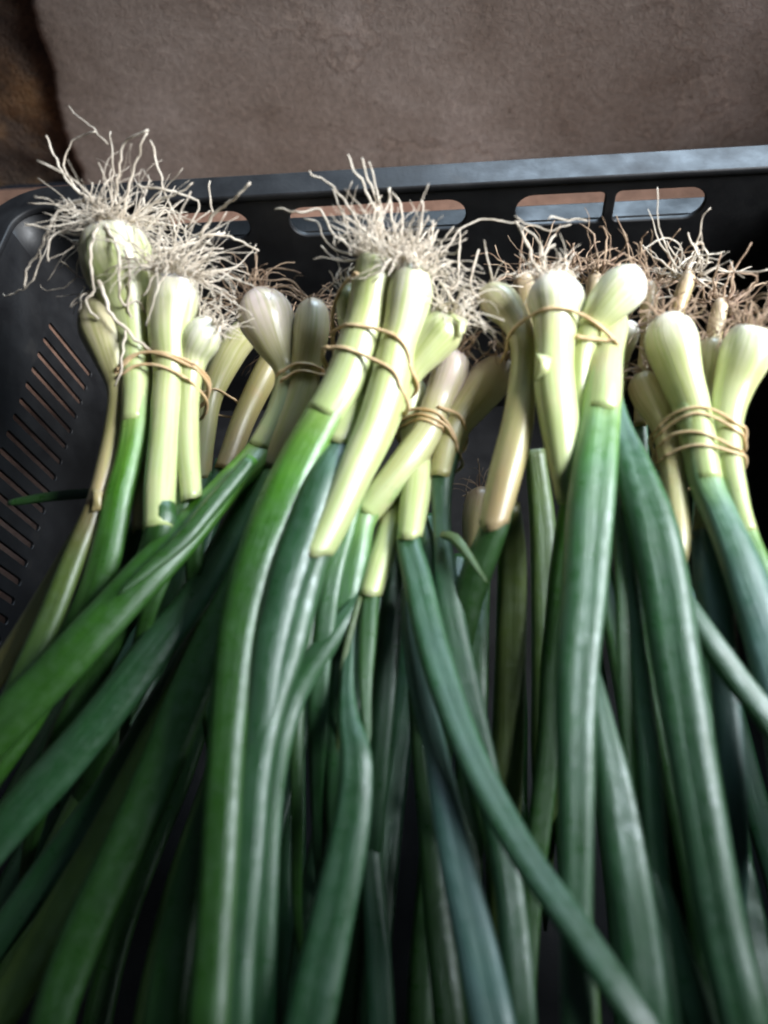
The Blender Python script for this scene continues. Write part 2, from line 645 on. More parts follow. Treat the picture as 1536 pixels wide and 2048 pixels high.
# ------------------------------------------------------------------ setting
def plate(outer, holes, thick, place, name, parent, bevel=.0006):
    """a moulded plate with real openings; place maps (a, b, depth) to the world"""
    cu = bpy.data.curves.new(name, 'CURVE')
    cu.dimensions = '2D'
    cu.fill_mode = 'BOTH'
    cu.extrude = thick / 2 - bevel
    cu.bevel_depth = bevel
    cu.bevel_resolution = 1
    for loop in [outer] + holes:
        sp = cu.splines.new('POLY')
        sp.points.add(len(loop) - 1)
        for q, (a, b) in zip(sp.points, loop):
            q.co = (a, b, 0, 1)
        sp.use_cyclic_u = True
    tmp = bpy.data.objects.new('temporary', cu)
    COL.objects.link(tmp)
    dg = bpy.context.evaluated_depsgraph_get()
    me = bpy.data.meshes.new_from_object(tmp.evaluated_get(dg))
    bpy.data.objects.remove(tmp)
    bpy.data.curves.remove(cu)
    for v in me.vertices:
        v.co = place(*v.co)
    me.name = name
    me.materials.clear()
    return link(name, me, PLASTIC, parent, smooth=False)


def round_rect(a0, a1, b0, b1, r, left=None, n=6, rl=None, rr_=None):
    rl = r if rl is None else rl
    rr_ = r if rr_ is None else rr_
    out = []
    for cx, cy, q, s in ((a1 - rr_, b1 - rr_, rr_, 0), (a0 + rl, b1 - rl, rl, 1), (a0 + rl, b0 + rl, rl, 2), (a1 - rr_, b0 + rr_, rr_, 3)):
        for k in range(n + 1):
            t = PI / 2 * (s + k / n)
            out.append((cx + q * math.cos(t), cy + q * math.sin(t)))
    return out


CW, CL, CH, RC, TAPER, THK = .40, .57, .17, .014, .1, .003     # crate inside width, length, height, corner radius


def sheet(name, rows, mat, kind):
    nr, nc = len(rows), len(rows[0])
    me = bpy.data.meshes.new(name)
    me.from_pydata([p for r in rows for p in r], [], [(i * nc + j, i * nc + j + 1, (i + 1) * nc + j + 1, (i + 1) * nc + j) for i in range(nr - 1) for j in range(nc - 1)])
    o = link(name, me, mat)
    o['kind'] = kind
    return o


def build_setting():
    zf = -CH - .0008
    rows = []
    for i in range(90):
        y = .262 - 2.2 * (i / 89) ** 1.3
        rows.append([Vector((-1.2 + 2.8 * j / 120, y, zf - .0012 * abs(noise.noise(Vector((j * .35, i * .3, 2))))) ) for j in range(121)])
    sheet('floor', rows, TERRACOTTA, 'structure')
    # bare earth wall with a coat of cement render that has broken away on the left
    rows = []
    for i in range(70):
        z = zf - .004 + .275 * i / 69
        row = []
        for j in range(160):
            x = -1.0 + 2.4 * j / 159
            p = Vector((x, 0, z))
            row.append(Vector((x, .2715 + .008 * noise.fractal(p * 16, 1, 2, 4) - .006 * abs(noise.noise(p * 45)), z)))
        rows.append(row)
    sheet('earth_wall', rows, EARTH, 'structure')
    rows = []
    for i in range(130):
        z = zf - .003 + .28 * i / 129
        edge_px = -.090 + .2 * min(z, .0) + .004 * noise.fractal(Vector((0, 3.3, z * 55)), .8, 2, 6) + .006 * noise.noise(Vector((4, 3.3, z * 14)))
        row = []
        for j in range(220):
            t = j / 219
            x = edge_px + (1.4 - edge_px) * t ** 1.15
            p = Vector((x, 0, z))
            y = .2585 + .0022 * noise.fractal(p * 9, 1, 2, 5) * .25 - .0004 * noise.noise(p * 70)
            if j < 3:
                y = (.272, .2605, .2588)[j]
            row.append(Vector((x, y, z)))
        rows.append(row)
    sheet('wall', rows, RENDER_COAT, 'structure')


def build_crate():
    t = thing('plastic_crate', 'black plastic vegetable crate with slotted rim and slitted side, holding the onions', 'crate', (CW / 2, -CL / 2, -CH))
    zt, zb = -.0067, -.0250
    c = .185
    # end walls, with hand hold and four slots
    holes = [round_rect(c - .0462, c + .0435, zb, zt, .0088)]
    for s in (-1, 1):
        for lo, hi, rl, rr_ in ((.0665, .1094, .0088, .0035), (.1131, .1557, .0035, .0088)):
            a0, a1 = c + s * lo, c + s * hi
            if s < 0:
                a0, a1, rl, rr_ = a1, a0, rr_, rl
            holes.append(round_rect(a0, a1, zb, zt, .008, rl=rl, rr_=rr_))
    outer = [(RC - .004, -CH), (CW - RC + .004, -CH), (CW - RC + .004, -.0005), (RC - .004, -.0005)]
    plate(outer, holes, THK, lambda a, b, d: (a, THK / 2 + d, b), 'end_wall', t)
    plate(outer, holes, THK, lambda a, b, d: (a, -CL - THK / 2 + d, b), 'end_wall', t)
    # side walls lean in a little towards the bottom; a comb of narrow slits
    holes = []
    y = -.0457 + .0103
    while y > -CL + .05:
        holes.append(round_rect(y - .0020, y + .0020, -.0875, -.0447, .0015, n=3))
        y -= .0103
    outer = [(-CL + RC - .004, -CH), (-RC + .004, -CH), (-RC + .004, -.0005), (-CL + RC - .004, -.0005)]
    plate(outer, holes, .0018, lambda a, b, d: (-TAPER * b - .0009 + d, a, b), 'side_wall', t, .0003)
    plate(outer, holes, THK, lambda a, b, d: (CW + TAPER * b + THK / 2 + d, a, b), 'side_wall', t, .0003)
    # rounded corners
    for sx in (0, 1):
        for sy in (0, 1):
            bm = bmesh.new()
            prof = []
            for k in range(13):
                th = PI / 2 * k / 12
                prof.append((th,))
            grid = []
            for layer in (0, 1):
                g = []
                for i in range(9):
                    z = -.0005 - (CH - .0005) * i / 8
                    row = []
                    for (th,) in prof:
                        r = RC + layer * THK
                        off = -TAPER * z
                        x = RC - r * math.cos(th) + off * math.cos(th)
                        yy = -RC + r * math.sin(th)
                        if sx:
                            x = CW - x
                        if sy:
                            yy = -CL - yy
                        row.append(bm.verts.new((x, yy, z)))
                    g.append(row)
                grid.append(g)
            for g in grid:
                for i in range(8):
                    for k in range(12):
                        bm.faces.new((g[i][k], g[i][k + 1], g[i + 1][k + 1], g[i + 1][k]))
            for k in range(12):
                for i in (0, 8):
                    bm.faces.new((grid[0][i][k], grid[0][i][k + 1], grid[1][i][k + 1], grid[1][i][k]))
            bmesh.ops.recalc_face_normals(bm, faces=bm.faces[:])
            me = bpy.data.meshes.new('corner')
            bm.to_mesh(me)
            bm.free()
            link('corner', me, PLASTIC, t)
    # rim and lower flange: rings that stand out from the walls
    for name, z, w, h in (('rim', .0, .0150, .0035), ('flange', -.0262, .0150, .003)):
        o_ = w
        out = round_rect(-o_, CW + o_, -CL - o_, o_, RC + o_, n=8)
        i0 = .0022 if name == 'rim' else THK + .0012
        inn = round_rect(-i0, CW + i0, -CL - i0, i0, RC + i0, n=8)
        if name == 'rim':
            inn = round_rect(0, CW, -CL, 0, RC, n=8)
        plate(out, [inn], h, lambda a, b, d, z=z: (a, b, z + d), name, t, .0008)
    # outer skirt of the rim
    out = round_rect(-.0148, CW + .0148, -CL - .0148, .0148, RC + .0148, n=8)
    inn = round_rect(-.0125, CW + .0125, -CL - .0125, .0125, RC + .0125, n=8)
    plate(out, [inn], .007, lambda a, b, d: (a, b, -.0054 + d), 'rim_skirt', t, .0004)
    plate(round_rect(TAPER * CH, CW - TAPER * CH, -CL + .001, -.001, RC - .004), [], .004, lambda a, b, d: (a, b, -CH + .002 + d), 'bottom', t)
    return t


build_setting()
build_crate()

# ------------------------------------------------------------------ the bunches
GROUP = 'spring onion bunches in the crate'


def bunch(label, u, v, z):
    return thing('spring_onion_bunch', label, 'onion bunch', at(u, v, z), GROUP)


def roots_of(o, pts, mat, n, length, spread, disc=6, seed=0, drawn=(), droop=.3, r=(.00013, .0004)):
    make_roots(o, mat, at(*pts[0][:3]), at(*pts[2][:3]), n, length * .001, spread, disc * .001, drawn, r, seed, droop)


# --- A: front left, big shaggy roots
A = bunch('tied bunch with the longest shaggy white roots, hanging over the crate corner beside the slits', 310, 735, 10)
p = [(226, 450, 44, 27.1), (228, 470, 42, 58.8), (238, 525, 36, 72.3), (258, 605, 28, 54.2), (270, 690, 22, 36.2), (276, 770, 17, 31.6), (272, 850, 14, 30.5)]
a1 = make_onion(A, FRESH, p, (.02, .95), soft=True)
roots_of(a1, p, PALE_ROOT, 130, 32, 1.6, 8, 1, [
    (7, (240, 450, 46), (232, 400, 52), (238, 340, 60), (246, 290, 66), (272, 270, 70), (296, 258, 72)),
    (7, (240, 450, 46), (252, 400, 52), (268, 340, 60), (280, 300, 66), (296, 262, 71)),
    (7, (215, 440, 44), (180, 400, 50), (150, 380, 54), (128, 350, 58), (110, 310, 62), (94, 272, 66)),
    (5, (160, 385, 52), (130, 340, 58), (132, 310, 60), (150, 280, 64), (190, 262, 68)),
    (4, (225, 420, 50), (224, 330, 62), (222, 262, 68)),
    (3, (216, 288, 66), (180, 250, 70), (134, 212, 74)),
    (9, (190, 395, 50), (140, 408, 48), (105, 440, 44), (80, 500, 38), (58, 530, 34), (48, 575, 30)),
    (5, (80, 500, 38), (66, 560, 32), (20, 590, 26), (6, 585, 26)),
    (5, (48, 448, 46), (90, 456, 44), (140, 480, 42), (185, 505, 40)),
    (7, (118, 462, 46), (150, 468, 44), (190, 475, 44)),
    (8, (205, 440, 50), (184, 480, 52), (183, 540, 48), (188, 580, 42), (170, 602, 40), (184, 625, 36), (200, 640, 34)),
    (9, (210, 450, 52), (236, 500, 50), (240, 560, 44), (244, 610, 36), (272, 600, 34), (292, 625, 30)),
    (7, (250, 500, 48), (262, 560, 40), (256, 600, 36), (262, 650, 30)),
    (10, (198, 560, 44), (222, 630, 36), (250, 660, 32), (285, 690, 28), (318, 712, 24)),
    (6, (250, 660, 32), (244, 720, 28), (236, 760, 24), (230, 772, 22)),
    (6, (290, 460, 42), (330, 420, 44), (350, 460, 38), (372, 500, 32)),
    (5, (300, 280, 66), (320, 350, 58), (345, 420, 48), (372, 470, 40)),
    (7, (305, 500, 38), (370, 490, 34), (420, 472, 32), (450, 466, 30)),
    (7, (300, 520, 36), (350, 500, 36), (410, 470, 34), (470, 480, 30), (520, 500, 26)),
    (8, (402, 470, 36), (425, 430, 42), (470, 395, 50), (500, 370, 55)),
    (4, (425, 430, 42), (420, 400, 46), (418, 362, 50)),
    (5, (270, 370, 56), (330, 380, 54), (395, 402, 48), (390, 440, 44), (376, 455, 42)),
    (5, (280, 420, 48), (330, 395, 52), (355, 385, 54), (385, 366, 56)),
    (4, (120, 520, 40), (150, 545, 36), (175, 560, 36)),
    (3, (165, 500, 44), (145, 560, 36), (100, 582, 32), (80, 570, 32)),
])
make_leaf(a1, G_LEAF, [(273, 838, 14, 24), (258, 920, 12, 28), (236, 1000, 9, 31), (200, 1130, 3, 34), (150, 1260, -6, 35), (60, 1430, -16, 35), (-60, 1610, -24, 34)], (.3, .8, .03), blend=True)
p = [(350, 546, 36, 24.9), (350, 560, 34, 42.9), (345, 605, 30, 50.8), (338, 670, 25, 42.9), (340, 740, 19, 33.9), (334, 810, 16, 31.6), (326, 900, 13, 31.6), (319, 1000, 11, 31.6), (316, 1062, 10, 31.6)]
a2 = make_onion(A, FRESH, p, (.0, .9), .003, soft=True)
roots_of(a2, p, PALE_ROOT, 120, 31, 1.5, 8, 2, droop=.7)
make_leaf(a2, G_LEAF, [(318, 1040, 10, 24), (298, 1110, 3, 26), (264, 1200, -8, 27), (200, 1330, -20, 28), (120, 1480, -26, 28)], (.6, 1, .03), fill=True)
p = [(196, 602, 26, 20.3), (200, 616, 26, 38.4), (212, 656, 24, 52.0), (228, 715, 20, 38.4), (240, 780, 15, 24.9), (230, 860, 11, 22.6), (210, 950, 9, 21.5), (190, 1015, 7, 20.3)]
a3 = make_onion(A, OLD, p, (.05, 1), soft=True)
roots_of(a3, p, PALE_ROOT, 18, 18, 1.2, 4, 3)
make_leaf(a3, Y_LEAF, [(192, 1000, 7, 16), (172, 1060, 6, 20), (136, 1140, 4, 25), (86, 1270, 0, 28), (10, 1450, -5, 30), (-70, 1620, -10, 30)], (.25, 1, .06), blend=True)
make_leaf(a3, Y_LEAF, [(196, 1000, 2, 15), (150, 1090, -4, 20), (80, 1210, -10, 24), (10, 1330, -15, 26), (-70, 1450, -20, 26)], (.0, .35, .05), label='brownish withering leaf')
make_flap(a3, [(186, 975, 12), (206, 985, 12), (200, 1018, 11), (182, 1022, 11)], TAN)
p = [(428, 650, 25, 13.6), (420, 655, 25, 29.4), (404, 680, 23, 38.4), (384, 725, 18, 29.4), (376, 800, 14, 23.7), (376, 900, 11, 23.7), (382, 1000, 8, 21.5)]
a4 = make_onion(A, FRESH, p, (.03, .75))
roots_of(a4, p, PALE_ROOT, 34, 16, 1.4, 5, 4, [(4, (428, 655, 25), (405, 640, 30), (412, 622, 31), (440, 612, 30))])
make_leaf(a4, G_LEAF, [(372, 960, 8, 14), (360, 1040, 5, 17), (330, 1140, 1, 18), (290, 1240, -6, 18)], (.3, .9, .04))
make_leaf(a4, G_LEAF, [(386, 960, 6, 14), (396, 1040, 2, 16), (390, 1120, -4, 18)], (.3, .9, .04))
p = [(300, 620, 6, 14), (290, 650, 8, 30), (300, 720, 8, 26), (308, 800, 6, 22), (290, 950, 2, 22), (284, 1060, 0, 20)]
a5 = make_onion(A, TAN, p, (.2, .9))
make_leaf(a5, G_LEAF, [(286, 1040, -2.0, 20), (262, 1120, -10.7, 24), (236, 1190, -19.3, 26), (170, 1330, -30.0, 26)], (.6, 1, .03))
make_band(A, [[(233, 742), (262, 712), (310, 704), (362, 716), (394, 732)], [(236, 754), (270, 732), (310, 730), (350, 744), (388, 768)], [(238, 738), (280, 706), (330, 710), (392, 738)]], 8)

# --- B: behind, round pinkish bulb
B = bunch('tied bunch with one fat round pinkish bulb beside a slimmer tan one', 600, 745, -4)
p = [(508, 596, 13, 14), (513, 601, 13, 36), (522, 618, 12, 53), (533, 645, 10, 57), (550, 688, 6, 42), (570, 735, 1, 25), (572, 780, -1, 26), (556, 840, -4, 30), (520, 905, -5, 30)]
b1 = make_onion(B, PINK, p, (.05, .95), soft=True)
roots_of(b1, p, BROWN_ROOT, 40, 26, 1.1, 6, 5)
make_leaf(b1, G_LEAF, [(514, 885, -5, 25), (455, 970, 2, 32), (360, 1080, 7, 42), (245, 1200, 9, 46), (110, 1345, 8, 48), (-50, 1510, 2, 50)], (.3, .8, .03), fold=.1, blend=True)
make_leaf(b1, G_LEAF, [(505, 920, 11, 14), (450, 985, 13, 18), (370, 1075, 15, 19), (300, 1135, 17, 13), (236, 1192, 19, 2)], (.5, .9, .04), tip=True, label='slim leaf ending in a pointed tip')
p = [(625, 604, 12, 18), (624, 620, 11, 32), (620, 665, 8, 36), (612, 730, 2, 31), (598, 800, -3, 34), (568, 880, -6, 35), (536, 945, -8, 30)]
b2 = make_onion(B, OLD, p, (.0, .7), soft=True)
roots_of(b2, p, BROWN_ROOT, 24, 28, 1.1, 5, 6)
make_leaf(b2, B_LEAF, [(540, 925, -8, 26), (480, 1040, -9, 30), (400, 1180, -10, 34), (300, 1310, -10, 42), (130, 1520, -12, 46), (-60, 1740, -18, 46)], (.8, 1, .05), fold=.1, blend=True)
make_leaf(b2, Y_LEAF, [(575, 900, -14.0, 14), (520, 1030, -18.0, 20), (455, 1190, -21.0, 34), (330, 1450, -25.0, 40), (190, 1710, -30.0, 42), (40, 1960, -36.0, 42), (-40, 2100, -40.0, 40)], (.4, .75, .2))
make_leaf(b2, B_LEAF, [(520, 1010, -20.0, 16), (440, 1200, -25.0, 26), (330, 1400, -30.0, 34), (160, 1660, -37.0, 36), (-40, 1930, -44.0, 36)], (.8, 1, .05))
make_band(B, [[(556, 748), (590, 728), (625, 730), (646, 742)], [(562, 762), (600, 742), (650, 752)]], 8, 20)

# --- C: front middle
C = bunch('tied bunch with two stout pale stems under a bristling fan of cut white roots', 740, 690, 20)
p = [(758, 514, 40, 34), (756, 524, 39, 40), (745, 570, 35, 41), (734, 625, 30, 41), (716, 690, 26, 42), (690, 765, 22, 43), (650, 838, 19, 42)]
c1 = make_onion(C, FRESH, p, (.12, .85), .002, soft=True)
roots_of(c1, p, PALE_ROOT, 80, 28, .78, 8, 7, [
    (7, (740, 500, 42), (700, 420, 50), (660, 370, 56), (618, 340, 60)),
    (6, (755, 490, 42), (748, 420, 52), (720, 360, 60), (696, 310, 66)),
    (6, (765, 490, 42), (752, 400, 54), (735, 350, 60), (723, 314, 64)),
    (5, (770, 480, 42), (758, 400, 54), (738, 326, 63)),
    (6, (725, 500, 42), (670, 470, 46), (640, 420, 50), (600, 425, 50), (548, 416, 50)),
    (5, (720, 510, 40), (660, 490, 42), (638, 450, 46), (610, 438, 47)),
    (5, (715, 520, 40), (680, 520, 38), (650, 500, 38), (642, 492, 39)),
    (5, (730, 505, 40), (690, 440, 47), (672, 400, 50), (664, 380, 52)),
    (6, (800, 500, 40), (786, 440, 46), (780, 372, 53))], droop=-.1)
make_leaf(c1, G_LEAF, [(656, 822, 19, 38), (604, 915, 17, 45), (556, 1015, 15, 46), (516, 1120, 14, 44), (482, 1260, 13, 42), (466, 1400, 12, 39), (446, 1600, 11, 40), (432, 1800, 10, 41), (424, 1950, 9, 42), (416, 2110, 8, 43)], (.42, .85, .03), .62, .14, blend=True)
p = [(822, 546, 38, 26), (822, 556, 38, 40), (818, 590, 34, 46), (806, 645, 29, 42), (792, 700, 25, 39), (776, 775, 22, 40), (745, 865, 19, 38), (705, 960, 17, 36), (666, 1045, 15, 34), (634, 1108, 14, 31)]
c2 = make_onion(C, FRESH, p, (.08, .78), .003)
roots_of(c2, p, PALE_ROOT, 80, 25, .85, 8, 8, [
    (6, (815, 530, 40), (805, 450, 46), (800, 410, 50), (784, 382, 53)),
    (6, (825, 530, 40), (838, 460, 46), (845, 420, 50), (842, 396, 52)),
    (5, (850, 540, 38), (860, 500, 41), (866, 440, 46)),
    (4, (870, 530, 36), (905, 480, 40), (940, 445, 43), (980, 440, 42), (1040, 446, 40)),
    (6, (880, 560, 34), (905, 600, 30), (940, 635, 26), (990, 665, 22)),
    (5, (885, 570, 32), (915, 570, 30), (918, 520, 34), (918, 460, 38))], droop=.1)
make_leaf(c2, B_LEAF, [(644, 1088, 14, 30), (604, 1190, 12, 36), (570, 1310, 11, 36), (536, 1430, 10, 33), (512, 1560, 9, 31), (496, 1720, 8, 30), (484, 1880, 7, 30), (474, 2110, 5, 31)], (.36, .9, .1), .6, .2, fill=True)
p = [(697, 582, 26, 18), (698, 600, 26, 27), (704, 645, 22, 27), (722, 690, 20, 25), (726, 745, 19, 27), (708, 810, 18, 27), (676, 888, 16, 26)]
c3 = make_onion(C, FRESH, p, (.2, .7))
roots_of(c3, p, PALE_ROOT, 16, 18, 1.2, 4, 9)
make_leaf(c3, B_LEAF, [(680, 880, 19, 22), (644, 960, 18, 34), (606, 1070, 17, 38), (570, 1170, 16, 36), (540, 1290, 14, 34), (524, 1420, 11, 30), (510, 1560, 6, 28)], (.75, 1, .03), .5, .08, fill=True)
make_flap(c3, [(655, 862, 17), (646, 905, 17), (630, 918, 16), (636, 880, 17)], FRESH)
p = [(902, 630, 26, 14), (898, 640, 25, 34), (880, 665, 23, 47), (850, 705, 21, 38), (822, 745, 18, 28), (795, 800, 13, 22), (760, 880, 8, 22), (715, 970, 4, 20)]
c4 = make_onion(C, FRESH, p, (.16, .8), soft=True)
roots_of(c4, p, PALE_ROOT, 50, 26, 1.3, 5, 10)
make_flap(c4, [(896, 622, 30), (934, 640, 30), (930, 664, 28), (918, 678, 27), (900, 660, 27)], FRESH)
make_leaf(c4, B_LEAF, [(712, 975, 4, 18), (690, 1060, 2, 22), (662, 1160, 0, 23), (646, 1290, -5, 22), (636, 1450, -14, 22)], (.4, .9, .1), blend=True)
make_leaf(c4, G_LEAF, [(668, 1080, 2, 8), (640, 1170, 0, 13), (616, 1270, -4, 14), (600, 1400, -10, 14), (590, 1600, -18, 14)], (.6, .95, .04))
make_leaf(c1, G_LEAF, [(600, 930, 4, 20), (520, 1080, -2, 32), (440, 1250, -6, 40), (370, 1420, -9, 45), (270, 1650, -13, 46), (160, 1900, -17, 46), (90, 2110, -20, 46)], (.75, 1, .05))
make_leaf(c1, G_LEAF, [(452, 1500, -2, 18), (405, 1680, -4, 34), (360, 1850, -6, 40), (318, 2110, -8, 44)], (.8, .95, .05))
make_band(C, [[(668, 664), (690, 650), (738, 654), (790, 672), (814, 700), (822, 738)], [(648, 697), (690, 696), (740, 716), (786, 742), (803, 778)], [(664, 672), (668, 610), (690, 566), (718, 545)]], 9, 22)

# --- D: low middle
D = bunch('low tied bunch with pinkish and tan bulbs, one leaf crossing to the lower right', 860, 850, -4)
p = [(912, 704, 10, 20), (908, 716, 9, 32), (900, 748, 6, 36), (880, 800, 2, 31), (858, 860, 1, 31), (816, 920, 0, 33), (768, 980, -2, 31), (728, 1030, -4, 29)]
d1 = make_onion(D, PINK, p, (.06, .75), soft=True)
roots_of(d1, p, BROWN_ROOT, 22, 22, 1.1, 5, 11)
make_leaf(d1, B_LEAF, [(732, 1020, -4, 28), (712, 1100, -5, 29), (696, 1200, -7, 26), (684, 1330, -12, 24), (672, 1500, -20, 24)], (.25, .9, .05), blend=True)
p = [(1008, 730, 4, 20), (1000, 738, 4, 34), (978, 762, 2, 42), (942, 808, -2, 37), (912, 850, -3, 31), (892, 905, -4, 28), (880, 958, -4, 24)]
d2 = make_onion(D, OLD, p, (-.1, .6))
roots_of(d2, p, BROWN_ROOT, 30, 24, 1.2, 5, 12)
make_leaf(d2, B_LEAF, [(881, 945, -4, 22), (882, 1020, -5, 19), (886, 1090, -5, 19), (896, 1180, -5, 26), (918, 1300, -7, 28), (950, 1450, -9, 27), (986, 1620, -11, 28), (1016, 1800, -12, 31), (1042, 2110, -14, 36)], (.35, .95, .03), fill=True)
p = [(828, 764, 0, 16), (828, 778, 0, 28), (820, 815, -2, 28), (826, 860, -6, 26), (836, 920, -5, 30), (832, 990, -4, 31), (820, 1078, -3, 26)]
d3 = make_onion(D, FRESH, p, (.1, .62), .003)
roots_of(d3, p, BROWN_ROOT, 20, 18, 1.2, 5, 13)
make_leaf(d3, B_LEAF, [(820, 1060, -3, 25), (834, 1150, -2, 29), (860, 1270, 0, 32), (902, 1410, 4, 33), (960, 1555, 8, 32), (1050, 1715, 12, 32), (1160, 1870, 15, 33), (1310, 2090, 16, 34)], (.55, 1, .03), .55, .2, twist=.5, fill=True)
p = [(800, 960, -12, 18), (795, 985, -12, 26), (778, 1060, -10, 27), (758, 1130, -8, 27), (740, 1192, -7, 25)]
d4 = make_onion(D, FRESH, p, (.35, .6), .002)
make_leaf(d4, B_LEAF, [(726, 1186, -7, 14), (690, 1240, -6, 22), (640, 1305, -6, 27), (590, 1380, -7, 30), (558, 1480, -8, 29), (536, 1620, -12, 26), (524, 1800, -16, 28), (520, 2100, -22, 30)], (.45, .9, .03))
make_leaf(d4, G_LEAF, [(744, 1184, -7, 17), (738, 1280, -5, 18), (736, 1380, -4, 13), (738, 1470, -4, 8), (732, 1510, -5, 7)], (.5, .9, .05), extend=False)
make_leaf(d4, B_LEAF, [(712, 1215, -7, 7), (700, 1300, -6, 12), (696, 1380, -5, 15), (702, 1450, -4, 24), (714, 1510, -3, 32), (710, 1600, -4, 36), (688, 1720, -6, 42), (650, 1880, -9, 47), (600, 2110, -12, 52)], (.6, 1, .05), .5, .3)
make_leaf(d4, Y_LEAF, [(722, 1195, -4, 5), (706, 1250, -4, 7), (688, 1320, -5, 6), (680, 1390, -8, 4)], (.5, .7, .04), extend=False)
make_leaf(d2, Y_LEAF, [(884, 1070, 0, 8), (908, 1078, 3, 11), (934, 1112, 5, 9), (956, 1145, 6, 5), (972, 1166, 6, 1)], (.3, .75, .02), .5, tip=True, label='short torn yellow-green leaf tip')
make_leaf(d2, G_LEAF, [(845, 1040, -9, 14), (862, 1120, -9, 22), (880, 1230, -10, 22), (905, 1380, -14, 22), (950, 1560, -20, 22)], (.8, 1, .03))
make_leaf(d1, W_LEAF, [(816, 1180, -11.0, 12), (822, 1260, -10.6, 18), (838, 1380, -8.1, 22), (868, 1500, -4.7, 24), (890, 1600, -1.3, 30), (924, 1760, 2.1, 37), (960, 1920, 4.6, 42), (1000, 2110, 7.0, 45)], (.9, 1, .03), .5, .25)
make_leaf(d1, B_LEAF, [(800, 1060, -18.0, 14), (788, 1180, -22.0, 22), (776, 1330, -27.0, 25), (760, 1500, -33.0, 24), (744, 1680, -42.0, 22)], (.8, 1, .03))
make_leaf(d1, G_LEAF, [(830, 1380, -42, 14), (848, 1560, -42, 22), (870, 1760, -42, 28), (905, 2110, -44, 34)], (.9, 1, .03))
make_leaf(d4, B_LEAF, [(742, 1560, -44, 16), (744, 1720, -44, 22), (752, 1880, -44, 26), (760, 2110, -46, 30)], (.9, 1, .03))
make_band(D, [[(790, 832), (830, 818), (874, 826), (905, 862), (916, 902)], [(794, 846), (838, 828), (888, 848), (912, 884)], [(800, 856), (842, 838), (884, 856)], [(876, 814), (916, 828), (930, 852)]], 7, 20)

# --- E: front right
E_ = bunch('tied bunch with a bright white bulb and one bulb bent sideways over the band', 1120, 650, 22)
p = [(970, 584, 22, 14), (974, 588, 22, 26), (1000, 608, 22, 37), (1030, 646, 21, 28), (1048, 705, 20, 25), (1044, 795, 17, 28), (1030, 880, 14, 32), (1010, 960, 11, 32), (990, 1046, 7, 29)]
e1 = make_onion(E_, OLD, p, (.1, 1), .004)
roots_of(e1, p, PALE_ROOT, 24, 20, 1.2, 4, 14, [(6, (960, 600, 24), (940, 570, 28), (945, 540, 32), (957, 500, 36))])
make_leaf(e1, G_LEAF, [(985, 1030, 7, 26), (968, 1090, 3, 32), (945, 1170, -4, 32), (915, 1290, -14, 30)], (.75, 1, .02), fill=True)
make_leaf(e1, Y_LEAF, [(1018, 1010, 3.0, 22), (1024, 1100, -12.5, 28), (1022, 1260, -29.0, 30), (1015, 1450, -43.5, 32), (1005, 1700, -60.0, 32)], (.4, .6, .2))
make_leaf(e1, Y_LEAF, [(1070, 900, -16.0, 20), (1085, 1050, -30.0, 26), (1090, 1250, -44.0, 28), (1095, 1500, -58.0, 28)], (.5, .8, .2))
p = [(1108, 563, 34, 20), (1108, 570, 34, 42), (1109, 600, 32, 57), (1109, 645, 29, 45), (1108, 700, 27, 38), (1108, 775, 24, 40), (1116, 850, 20, 38), (1124, 920, 16, 30), (1134, 1000, 10, 20)]
e2 = make_onion(E_, FRESH, p, (.0, .9))
roots_of(e2, p, PALE_ROOT, 40, 19, .8, 5, 15, [
    (8, (1085, 560, 34), (1062, 510, 38), (1045, 470, 41), (1028, 445, 43)),
    (6, (1095, 560, 34), (1085, 510, 38), (1066, 470, 41), (1040, 450, 43)),
    (3, (1030, 430, 44), (1060, 450, 42), (1110, 460, 40), (1140, 450, 40)),
    (4, (1095, 440, 42), (1110, 434, 42), (1135, 442, 41), (1150, 436, 41), (1172, 440, 40))])
make_flap(e2, [(1072, 706, 33), (1104, 718, 32), (1096, 745, 31), (1068, 760, 29), (1074, 735, 31)], FRESH)
p = [(1276, 562, 34, 22), (1268, 566, 34, 40), (1242, 580, 34, 48), (1212, 612, 32, 42), (1184, 650, 28, 33), (1166, 700, 24, 24), (1160, 770, 20, 19), (1158, 850, 15, 18), (1150, 940, 8, 16)]
e3 = make_onion(E_, FRESH, p, (.0, .85), soft=True)
roots_of(e3, p, BROWN_ROOT, 14, 14, 1.0, 5, 16, [(4, (1270, 560, 36), (1276, 545, 38), (1262, 528, 40), (1250, 524, 40))])
make_leaf(e3, G_LEAF, [(1150, 930, 8.0, 14), (1138, 1020, -3.0, 20), (1120, 1150, -16.0, 24), (1108, 1300, -27.0, 24), (1095, 1500, -38.0, 24), (1060, 1800, -49.0, 24), (1040, 2100, -56.0, 26)], (.5, .95, .04), blend=True)
p = [(1228, 628, 18, 18), (1226, 650, 19, 28), (1214, 705, 21, 32), (1208, 770, 21, 36), (1202, 830, 20, 38)]
e4 = make_onion(E_, PINK, p, (.5, 1), .006, soft=True)
make_leaf(e4, B_LEAF, [(1206, 760, 21, 34), (1202, 800, 21, 39), (1194, 900, 20, 43), (1184, 1020, 19, 48), (1168, 1180, 17, 45), (1156, 1350, 15, 42), (1148, 1550, 13, 37), (1150, 1780, 10, 33), (1158, 2110, 6, 32)], (.42, .9, .03), .6, .26, blend=True)
make_leaf(e4, B_LEAF, [(1226, 770, 17, 14), (1240, 850, 17, 24), (1268, 940, 16, 38), (1304, 1040, 15, 48), (1330, 1150, 13, 50), (1350, 1300, 11, 50), (1396, 1580, 8, 47), (1444, 1850, 5, 48), (1500, 2110, 2, 50)], (.45, .95, .05), .6, .3, twist=-.3)
